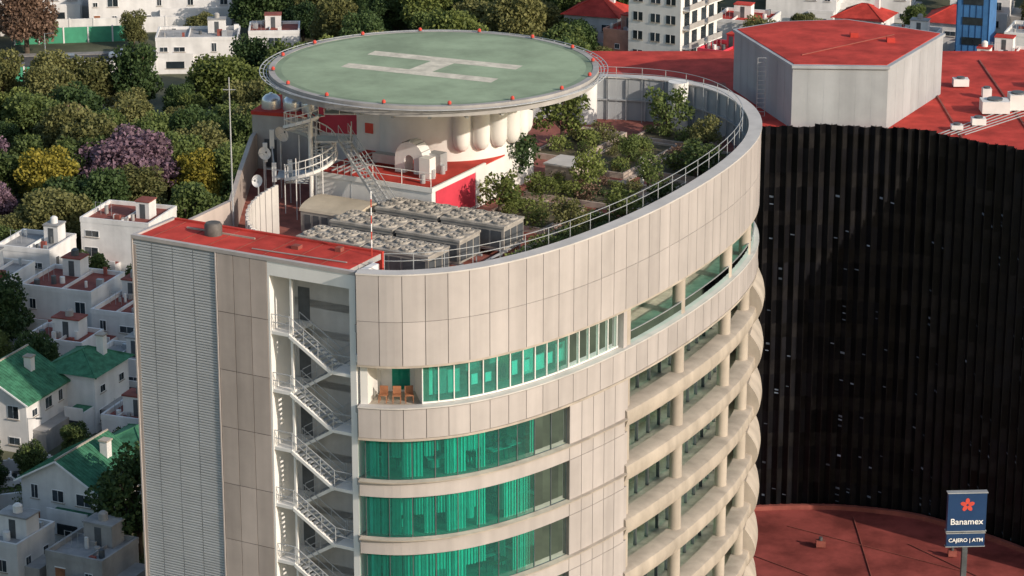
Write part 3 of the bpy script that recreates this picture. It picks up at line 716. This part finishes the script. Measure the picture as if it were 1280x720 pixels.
# ------------------------------------------------------------------ ground & roads
b=MB(); b.add([(-2500,-1500,0),(2500,-1500,0),(2500,3500,0),(-2500,3500,0)],[(0,1,2,3)],GRND); b.obj('ground')
rk=0
def road(name,p,q,wd,mark=True):
    global rk
    rk+=1; dz=.002*rk
    p=Vector(p);q=Vector(q);d=(q-p);L_=d.length;d.normalize(); f=(p.x,p.y,d.x,d.y); b=MB()
    b.box(0,L_,-wd/2-1.8,-wd/2,0,.13+dz,PAVE,f); b.box(0,L_,wd/2,wd/2+1.8,0,.13+dz,PAVE,f)
    b.add([(*T(f,a,c),.004+dz) for a,c in((0,-wd/2),(L_,-wd/2),(L_,wd/2),(0,wd/2))],[(0,1,2,3)],ASPH)
    if mark:
        k=0
        while k<L_-3:
            b.add([(*T(f,a,c),.010+dz) for a,c in((k,-.07),(k+2,-.07),(k+2,.07),(k,.07))],[(0,1,2,3)],SIGNW); k+=5
    b.obj(name)
road('road',(-100,436),(20,452),9); road('road',(-80,252),(-35,262),6,False); road('road',(-66,220),(-58,330),5,False); road('road',(20,418),(120,440),8)
def car(x,y,deg,mat):
    f=fr(x,y,deg); b=MB(); g=group('parked_car')
    P=[(-2.15,.35),(-2.2,.75),(-1.9,.92),(-1.2,1.0),(-.75,1.42),(.75,1.45),(1.35,1.0),(2.0,.85),(2.2,.65),(2.15,.35)]
    def ex(P,w,m):
        n=len(P); A=[(*T(f,p[0],-(w if p[1]<1.05 else w*.82)),p[1]) for p in P];B=[(*T(f,p[0],(w if p[1]<1.05 else w*.82)),p[1]) for p in P]
        b.add(A+B,[tuple(range(n)),tuple(range(n,2*n))[::-1]]+[(k,(k+1)%n,(k+1)%n+n,k+n) for k in range(n)],m)
    ex(P,.88,mat)
    for s_ in(-1,1):
        pts=[(-1.05,1.03),(-.68,1.36),(.68,1.38),(1.15,1.03)]
        b.add([(*T(f,p[0],s_*(.9 if p[1]<1.05 else .75)),p[1]) for p in pts],[(0,1,2,3)],WIN)
    for a0,a1 in((.8,1.3),(-.8,-1.15)):
        b.add([(*T(f,a0,-.68),1.42),(*T(f,a0,.68),1.42),(*T(f,a1,.8),1.06),(*T(f,a1,-.8),1.06)],[(0,1,2,3)],WIN)
    for a in(-1.35,1.35):
        for c in(-.9,.72):
            n=14; A=[(*T(f,a+.33*math.cos(2*math.pi*i/n),c),.33+.33*math.sin(2*math.pi*i/n)) for i in range(n)];B=[(*T(f,a+.33*math.cos(2*math.pi*i/n),c+.18),.33+.33*math.sin(2*math.pi*i/n)) for i in range(n)]
            b.add(A+B,[tuple(range(n)),tuple(range(n,2*n))[::-1]]+[(k,(k+1)%n,(k+1)%n+n,k+n) for k in range(n)],TYRE)
    b.obj('body',g)
car(-63,442.5,8,CARW);car(-71,439,8,CARG);car(-56,443,8,CARG);car(-60,254.3,10,CARG);car(-50,256.5,10,CARW);car(-61.5,280,82,CARW)
# ------------------------------------------------------------------ houses
FOOT=[]
def house(x,y,w,d,h,deg,roof='flat',wall=None,rm=None,floors=2,extras=True,name='house'):
    wall=wall or WHITE2; rm=rm or BROWNR; f=fr(x,y,deg); g=group(name); FOOT.append((x,y,max(w,d)*.62+1.5))
    b=MB(); w2,d2=w/2,d/2; b.box(-w2,w2,-d2,d2,0,h,wall,f)
    if roof=='gable':
        rh=w*.28
        for s_ in(-1,1): b.add([(*T(f,-w2,s_*d2),h),(*T(f,w2,s_*d2),h),(*T(f,0,s_*d2),h+rh)],[(0,1,2)],wall)
    if extras:
        aw=random.uniform(.35,.6)*w; ah=min(h*.55,2.9); sd=random.choice([-1,1]); c=sd*(w2-aw/2-.2); ex=random.uniform(1.2,2.4)
        b.box(c-aw/2,c+aw/2,-d2-ex,-d2-.0,0,ah,wall,f); b.box(c-aw/2+.15,c+aw/2-.15,-d2-ex+.15,-d2-.02,ah,ah+.03,rm,f)
        b.box(c-aw/2,c+aw/2,-d2-ex-.02,-d2-ex+.15,ah,ah+.5,wall,f)
        b.box(c-aw*.25,c+aw*.25,-d2-ex-.06,-d2-ex-.02,.9,2.0,WIN,f); b.box(c-aw*.3,c+aw*.3,-d2-ex-.1,-d2-ex-.02,.8,.88,CONC,f)
        b.box(w2+.0,w2+random.uniform(1,2),-d2+1,d2-.5,0,ah*.8,CONCG,f)
    b.obj('walls',g)
    b=MB()
    if roof=='flat':
        for q in((-w2-.05,w2+.05,-d2-.05,-d2+.2),(-w2-.05,w2+.05,d2-.2,d2+.05),(-w2-.05,-w2+.2,-d2+.2,d2-.2),(w2-.2,w2+.05,-d2+.2,d2-.2)): b.box(*q,h,h+.6,wall,f)
        b.box(-w2+.2,w2-.2,-d2+.2,d2-.2,h,h+.12,rm,f)
        c=random.uniform(-.2,.2)*w; b.box(c,c+.15,-d2+.2,d2-.2,h+.12,h+.45,wall,f)
    elif roof=='gable':
        o=.5; sl=rh/w2
        for s_ in(-1,1):
            P=[(s_*(w2+o),h-o*sl),(0,h+rh),(0,h+rh+.18),(s_*(w2+o),h-o*sl+.18)]
            A=[(*T(f,p[0],-d2-o),p[1]) for p in P];B=[(*T(f,p[0],d2+o),p[1]) for p in P]
            b.add(A+B,[(0,1,2,3),(7,6,5,4),(0,1,5,4),(1,2,6,5),(2,3,7,6),(3,0,4,7)],rm)
            k=-d2-o+.3
            while k<d2+o: b.bar((*T(f,s_*(w2+o),k),h-o*sl+.2),(*T(f,0,k),h+rh+.2),.035,rm); k+=.45
        b.bar((*T(f,0,-d2-o),h+rh+.2),(*T(f,0,d2+o),h+rh+.2),.12,CONC)
        for s_ in(-1,1): b.bar((*T(f,s_*(w2+o),-d2-o-.02),h-o*sl+.06),(*T(f,0,-d2-o-.02),h+rh+.06),.11,SIGNW)
    else:
        o=.5; rh=min(w,d)*.28; r=max(w,d)/2-min(w,d)/2
        A=[(-w2-o,-d2-o),(w2+o,-d2-o),(w2+o,d2+o),(-w2-o,d2+o)]; Rg=[(-r,0),(r,0)] if w>d else [(0,-r),(0,r)]
        vs=[(*T(f,*p),h) for p in A]+[(*T(f,*p),h+rh) for p in Rg]
        b.add(vs,[(0,1,5,4),(2,3,4,5),(1,2,5),(3,0,4),(3,2,1,0)] if w>d else [(0,1,4),(1,2,5,4),(2,3,5),(3,0,4,5),(3,2,1,0)],rm)
        ed=[(0,4),(1,5),(2,5),(3,4),(4,5)] if w>d else [(0,4),(1,4),(2,5),(3,5),(4,5)]
        for i,j in ed: b.bar(vs[i],vs[j],.12,rm)
    b.obj('roof',g)
    b=MB(); fh=h/floors
    def win(side,c,z,ww,hh):
        def bx(a0,a1,e0,e1,z0,z1,m):
            if side=='F': b.box(a0,a1,-d2-e1,-d2-e0,z0,z1,m,f)
            elif side=='R': b.box(w2+e0,w2+e1,a0,a1,z0,z1,m,f)
            else: b.box(-w2-e1,-w2-e0,a0,a1,z0,z1,m,f)
        bx(c-ww/2-.07,c+ww/2+.07,0,.05,z-.07,z+hh+.07,SIGNW); bx(c-ww/2,c-.03,.05,.07,z,z+hh,WIN); bx(c+.03,c+ww/2,.05,.07,z,z+hh,WIN)
        bx(c-ww/2-.15,c+ww/2+.15,.05,.16,z-.14,z-.07,CONC)
    for k in range(floors):
        for side,L_ in(('F',w),('R',d),('L',d)):
            nn=max(1,int(L_/2.6))
            for j in range(nn):
                if random.random()<.75 and not(side=='F' and k==0 and j==0): win(side,-L_/2+L_*(j+.5)/nn+random.uniform(-.25,.25),k*fh+fh*.32,random.choice([.7,.9,1.2,1.7]),random.choice([1.1,1.3,.7]))
    b.obj('windows',g)
    b=MB(); nn=max(1,int(w/2.6)); c=-w/2+w*.5/nn
    b.box(c-.5,c+.5,-d2-.06,-d2,0,2.1,WOOD,f); b.box(c-.58,c+.58,-d2-.04,-d2-.0,2.1,2.2,SIGNW,f); b.obj('door',g)
    if extras and roof=='flat':
        b=MB(); a,c=random.uniform(-w2+1.5,w2-1.5),random.uniform(0,d2-1.2); sw=random.uniform(.7,1.6)
        b.box(a-sw,a+sw,c-1,c+1,h+.12,h+2.2,wall,f); b.box(a-sw-.1,a+sw+.1,c-1.1,c+1.1,h+2.2,h+2.35,rm,f); b.box(a-.35,a+.35,c-1.03,c-1,h+.15,h+1.95,STEELD,f)
        if random.random()<.65:
            x_,y_=T(f,a,c); b.lathe(x_,y_,[(.45,h+2.35),(.45,h+3.0),(.2,h+3.2),(.001,h+3.2)],random.choice([STEELD,WHITE,CONCG]),14)
        for k in range(6):
            a_,c_=random.uniform(-w2+.6,w2-.8),random.uniform(-d2+.5,d2-.8); s_=random.uniform(.2,.6)
            if random.random()<.5: b.box(a_,a_+s_*1.5,c_,c_+s_,h+.12,h+.12+random.uniform(.3,1.1),random.choice([STEEL,WHITE,CONCG,BROWNR]),f)
            else: x_,y_=T(f,a_,c_); b.cyl(x_,y_,h+.12,h+.12+random.uniform(.4,1.0),s_*.6,random.choice([WHITE,STEELD,CONCG]),10)
        for k in range(4): x_,y_=T(f,-w2+.5+k*.7,-d2*.2); b.bar((x_,y_,h+.12),(x_,y_,h+1.7),.03,STEEL)
        b.bar((*T(f,-w2+.5,-d2*.2),h+1.65),(*T(f,-w2+2.6,-d2*.2),h+1.65),.015,STEEL)
        b.obj('roof_structures',g)
    elif extras:
        b=MB(); b.box(w2*.45-.4,w2*.45+.4,d2*.3-.4,d2*.3+.4,h-.2,h+2.9,wall,f); b.box(w2*.45-.5,w2*.45+.5,d2*.3-.5,d2*.3+.5,h+2.9,h+3.05,CONC,f); b.obj('chimney',g)
    return g
HS=[(-46.5,326,9,8,7.5,-18,'flat',None,BROWNR,3),
(-57,321,7,7,5.5,-18,'flat',None,GREYR,2),(-50,303.5,9,8,6.2,-20,'flat',None,BROWNR,2),(-42.5,299,6,9,5,-20,'flat',None,BROWNR,2),(-60.5,308,8,8,6,-18,'flat',None,GREYR,2),
(-40,309,6,6,6,-18,'flat',None,BROWNR,2),
(-49,290,7,5,4.2,-20,'flat',None,BROWNR,1),
(-52,271,9.5,8,5.6,-22,'gable',None,TILEG,2),(-44.5,276,6,7,6.2,-22,'hip',None,TILEG,2),(-41,284.5,7,5,4,-20,'flat',None,GREYR,1),(-38.5,268,5,5,3.4,-20,'flat',None,BROWNR,1),
(-40.8,248,8.5,8,5.2,-25,'gable',None,TILEG,2),(-36.5,255,5.5,6,5.5,-25,'hip',None,TILEG,2),
(-46.5,237,7,6,3.4,-25,'flat',None,GREYR,1),(-38,234,6,6,3,-25,'flat',CONCG,GREYR,1),(-54,243,6,6,4,-20,'flat',None,GREYR,1),(-70,262,9,9,5.5,-20,'hip',None,TILEG,2),(-72,290,10,9,6,-15,'flat',None,GREYR,2),
(-50,437,13,8,5.0,3,'flat',None,GREYR,2),(-38,439,8,7,5.5,3,'flat',None,BROWNR,2),(-60,470,24,8,5.5,6,'flat',None,GREYR,2),(-84,474,20,9,5.5,6,'flat',None,GREYR,2),
(-30,470,12,9,6,0,'flat',None,BROWNR,2),
(14,446,9,8,7,-20,'hip',None,RED,2),(18,432,5,6,7,-30,'flat',PINK,RED,2),(33,418,7,7,7,-30,'flat',REDW,RED,2),
(38,445,9,9,6,-20,'flat',None,RED,2),(50,470,12,8,7,-15,'flat',None,GREYR,2),(62,474,14,8,9,-15,'flat',None,GREYR,3),(72,445,9,8,6,-20,'hip',None,RED,2),(64,438,8,7,5,-20,'flat',None,GREYR,2),(80,468,10,9,8,-15,'flat',None,BROWNR,3),(58,452,8,7,5,-25,'hip',None,RED,2),(84,430,12,9,7,-20,'flat',WHITE,GREYR,2),(76,420,7,6,6,-20,'flat',None,RED,2),(70,398,10,9,9,-20,'flat',None,RED,3),(45,425,8,7,7,-20,'flat',None,RED,2),(90,450,10,10,9,-15,'flat',PINK,RED,3)]
for hh in HS: house(*hh[:6],roof=hh[6],wall=hh[7],rm=hh[8],floors=hh[9])
g=group('blue_clad_building'); b=MB(); f=fr(73,432,-20); b.box(-2.6,2.6,-3,3,0,14,BLUE,f); b.box(-2.7,2.7,-3.1,3.1,14,14.3,STEEL,f)
for k in range(6): b.box(-2.5+k,-2.43+k,-3.06,-3,0,14,SIGNB,f)
for k in range(4): b.box(-1.6,1.6,-3.1,-3.05,2+k*3.2,3.2+k*3.2,WIN,f)
b.obj('tower_block',g); FOOT.append((73,432,5))
g=group('white_apartment_tower'); b=MB(); f=fr(25.2,430,-32); hA=30
b.box(-4.6,4.6,-6,6,0,hA,WHITE,f); b.obj('walls',g); FOOT.append((25.2,430,9))
b=MB()
for k in range(10):
    z=k*3
    for c in(-2.9,.2,2.9):
        b.box(c-.8,c+.8,-6.06,-6,z+.8,z+2.1,WIN,f); b.box(c-.9,c+.9,-6.12,-6.06,z+.65,z+.78,CONC,f); b.box(c-.04,c+.04,-6.1,-6.06,z+.8,z+2.1,SIGNW,f)
    for c in(-4,-1.5,1.5,4): b.box(4.6,4.66,c-.8,c+.8,z+.4,z+2.4,WIN,f)
    b.box(4.6,5.9,-5.4,-.6,z-.1,z+.1,WHITE,f); b.box(5.8,5.9,-5.4,-.6,z+.1,z+.95,CONCG,f); b.box(4.6,5.9,.6,5.4,z-.1,z+.1,WHITE,f); b.box(5.8,5.9,.6,5.4,z+.1,z+.95,CONCG,f)
    b.box(-4.66,-4.6,-3,-1.5,z+.8,z+2,WIN,f); b.box(-4.66,-4.6,2,3.5,z+.8,z+2,WIN,f)
b.obj('windows_and_balconies',g)
def wallb(name,p,q,h,m,t=.25,posts=True):
    p=Vector(p);q=Vector(q);d=q-p;L_=d.length;d.normalize();f=(p.x,p.y,d.x,d.y);b=MB(); b.box(0,L_,0,t,0,h,m,f)
    if posts:
        k=0
        while k<=L_: b.box(k-.12,k+.12,-.08,t+.08,0,h+.15,WHITE2,f); k+=4
    b.obj(name)
wallb('green_fence',(-82,452),(-64,455),2.6,GREENF); wallb('green_fence',(-92,424),(-74,427),2.2,GREENF); wallb('boundary_wall',(-72,429),(-50,432),2.4,WHITE2); wallb('boundary_wall',(-90,458),(-50,463),2.6,WHITE2); wallb('boundary_wall',(-64,316),(-38,318),2.5,WHITE2); wallb('boundary_wall',(-62,288),(-38,280),2.2,WHITE2); wallb('boundary_wall',(-58,259),(-45,262),1.2,WHITE2); wallb('boundary_wall',(-58,248),(-46,252),1.5,WHITE2)
for x,y in((-57,258),(-48,260),(-66,256),(-74,434),(-55,437)):
    b=MB(); b.cyl(x,y,0,6,.09,STEEL,8,.05); b.bar((x,y,5.9),(x+1.1,y-.3,6.1),.04,STEEL); b.box(x+.9,x+1.5,y-.42,y-.18,6.0,6.12,STEELD); b.obj('street_lamp')
# ------------------------------------------------------------------ trees
def free(x,y,r=1.0):
    for fx,fy,frr in FOOT:
        if (x-fx)**2+(y-fy)**2<(frr+r)**2: return False
    return True
PT=[]
def scatter(x0,x1,y0,y1,sp_,smin,smax,pal,ok=None,tries=900):
    for _ in range(tries):
        x,y=random.uniform(x0,x1),random.uniform(y0,y1)
        if ok and not ok(x,y): continue
        if not free(x,y,1.5): continue
        if any((x-a)**2+(y-c)**2<sp_*sp_ for a,c in PT): continue
        PT.append((x,y)); s=random.uniform(smin,smax); m=random.choice(pal); place('tree',random.choice(BIG),x,y,0,s,m,s*random.uniform(.8,1.15))
def special(name,x,y,s,m,sz=None): PT.append((x,y)); place(name,BIG[random.choice((0,2,4))],x,y,0,s,m,sz or s)
special('jacaranda_tree',-49.7,351.7,1.3,L_PUR,1.1); special('yellow_tree',-40.8,351,.85,L_YEL); special('yellow_tree',-59.3,347,.95,L_YEL); special('jacaranda_tree',-70,357,.9,L_PUR); special('jacaranda_tree',-66,341,.7,L_PUR); special('brown_tree',-61,375,.8,L_BRN)
special('brown_tree',-79,446,1.1,L_BRN); special('brown_tree',-40,462,.9,L_BRN); special('tree',-34.5,239.5,.95,L_DARK); special('tree',-57.5,296,.85,L_DARK); special('tree',-36,352,.9,L_MID)
PALG=[L_MID,L_LIME,L_DARK,L_OLV,L_MID,L_OLV,L_MID]
scatter(-95,-20,332,422,5.8,.6,1.15,PALG,lambda x,y:not(x<-40 and y>404),2600)
scatter(-45,12,395,500,6.2,.65,1.15,PALG,lambda x,y:not(x<-28 and y<450),1300)
scatter(-95,-28,480,540,7,.8,1.2,PALG,None,250)
scatter(-90,-34,448,464,8,.4,.7,PALG+[L_BRN],None,80)
scatter(8,21,405,470,6,.5,.85,PALG,None,200)
scatter(28,120,405,520,8,.5,.85,PALG+[L_BRN],lambda x,y:y>452 or random.random()<.35,600)
scatter(-66,-34,262,332,4.8,.35,.65,[L_DARK,L_MID,L_DARK],None,600)
scatter(-66,-30,230,262,4.5,.3,.5,[L_DARK,L_MID],None,200)
for k in range(90):
    x,y=random.uniform(-66,-34),random.uniform(232,332)
    if free(x,y,-1): place('shrub',random.choice(shr),x,y,0,random.uniform(.8,2),random.choice([L_DARK,L_MID]))
# ------------------------------------------------------------------ light, camera
w=bpy.data.worlds.new('World'); sc.world=w; w.use_nodes=True; nt=w.node_tree; bg=nt.nodes['Background']
sky=nt.nodes.new('ShaderNodeTexSky'); sky.sky_type='NISHITA'; sky.sun_disc=False
el=math.radians(23); dx,dy=.78,-.63
sky.sun_elevation=el; sky.sun_rotation=math.atan2(dx,dy); sky.air_density=1.3; sky.dust_density=1.5
nt.links.new(sky.outputs[0],bg.inputs[0]); bg.inputs[1].default_value=.15
sl=bpy.data.lights.new('sun','SUN'); sl.energy=4.2; sl.angle=math.radians(.5); sl.color=(1,.87,.73)
so=bpy.data.objects.new('sun',sl); sc.collection.objects.link(so); n_=math.hypot(dx,dy)
so.rotation_euler=Vector((dx/n_*math.cos(el),dy/n_*math.cos(el),math.sin(el))).to_track_quat('Z','Y').to_euler(); so.location=(60,60,150)
cam=bpy.data.cameras.new('camera'); co=bpy.data.objects.new('camera',cam); sc.collection.objects.link(co)
co.location=(0,0,103); co.rotation_euler=(math.radians(72.2),0,0); cam.lens=98.4; cam.sensor_width=36; cam.clip_start=1; cam.clip_end=5000
sc.camera=co
sc.view_settings.view_transform='Standard'; sc.view_settings.look='None'; sc.view_settings.exposure=0
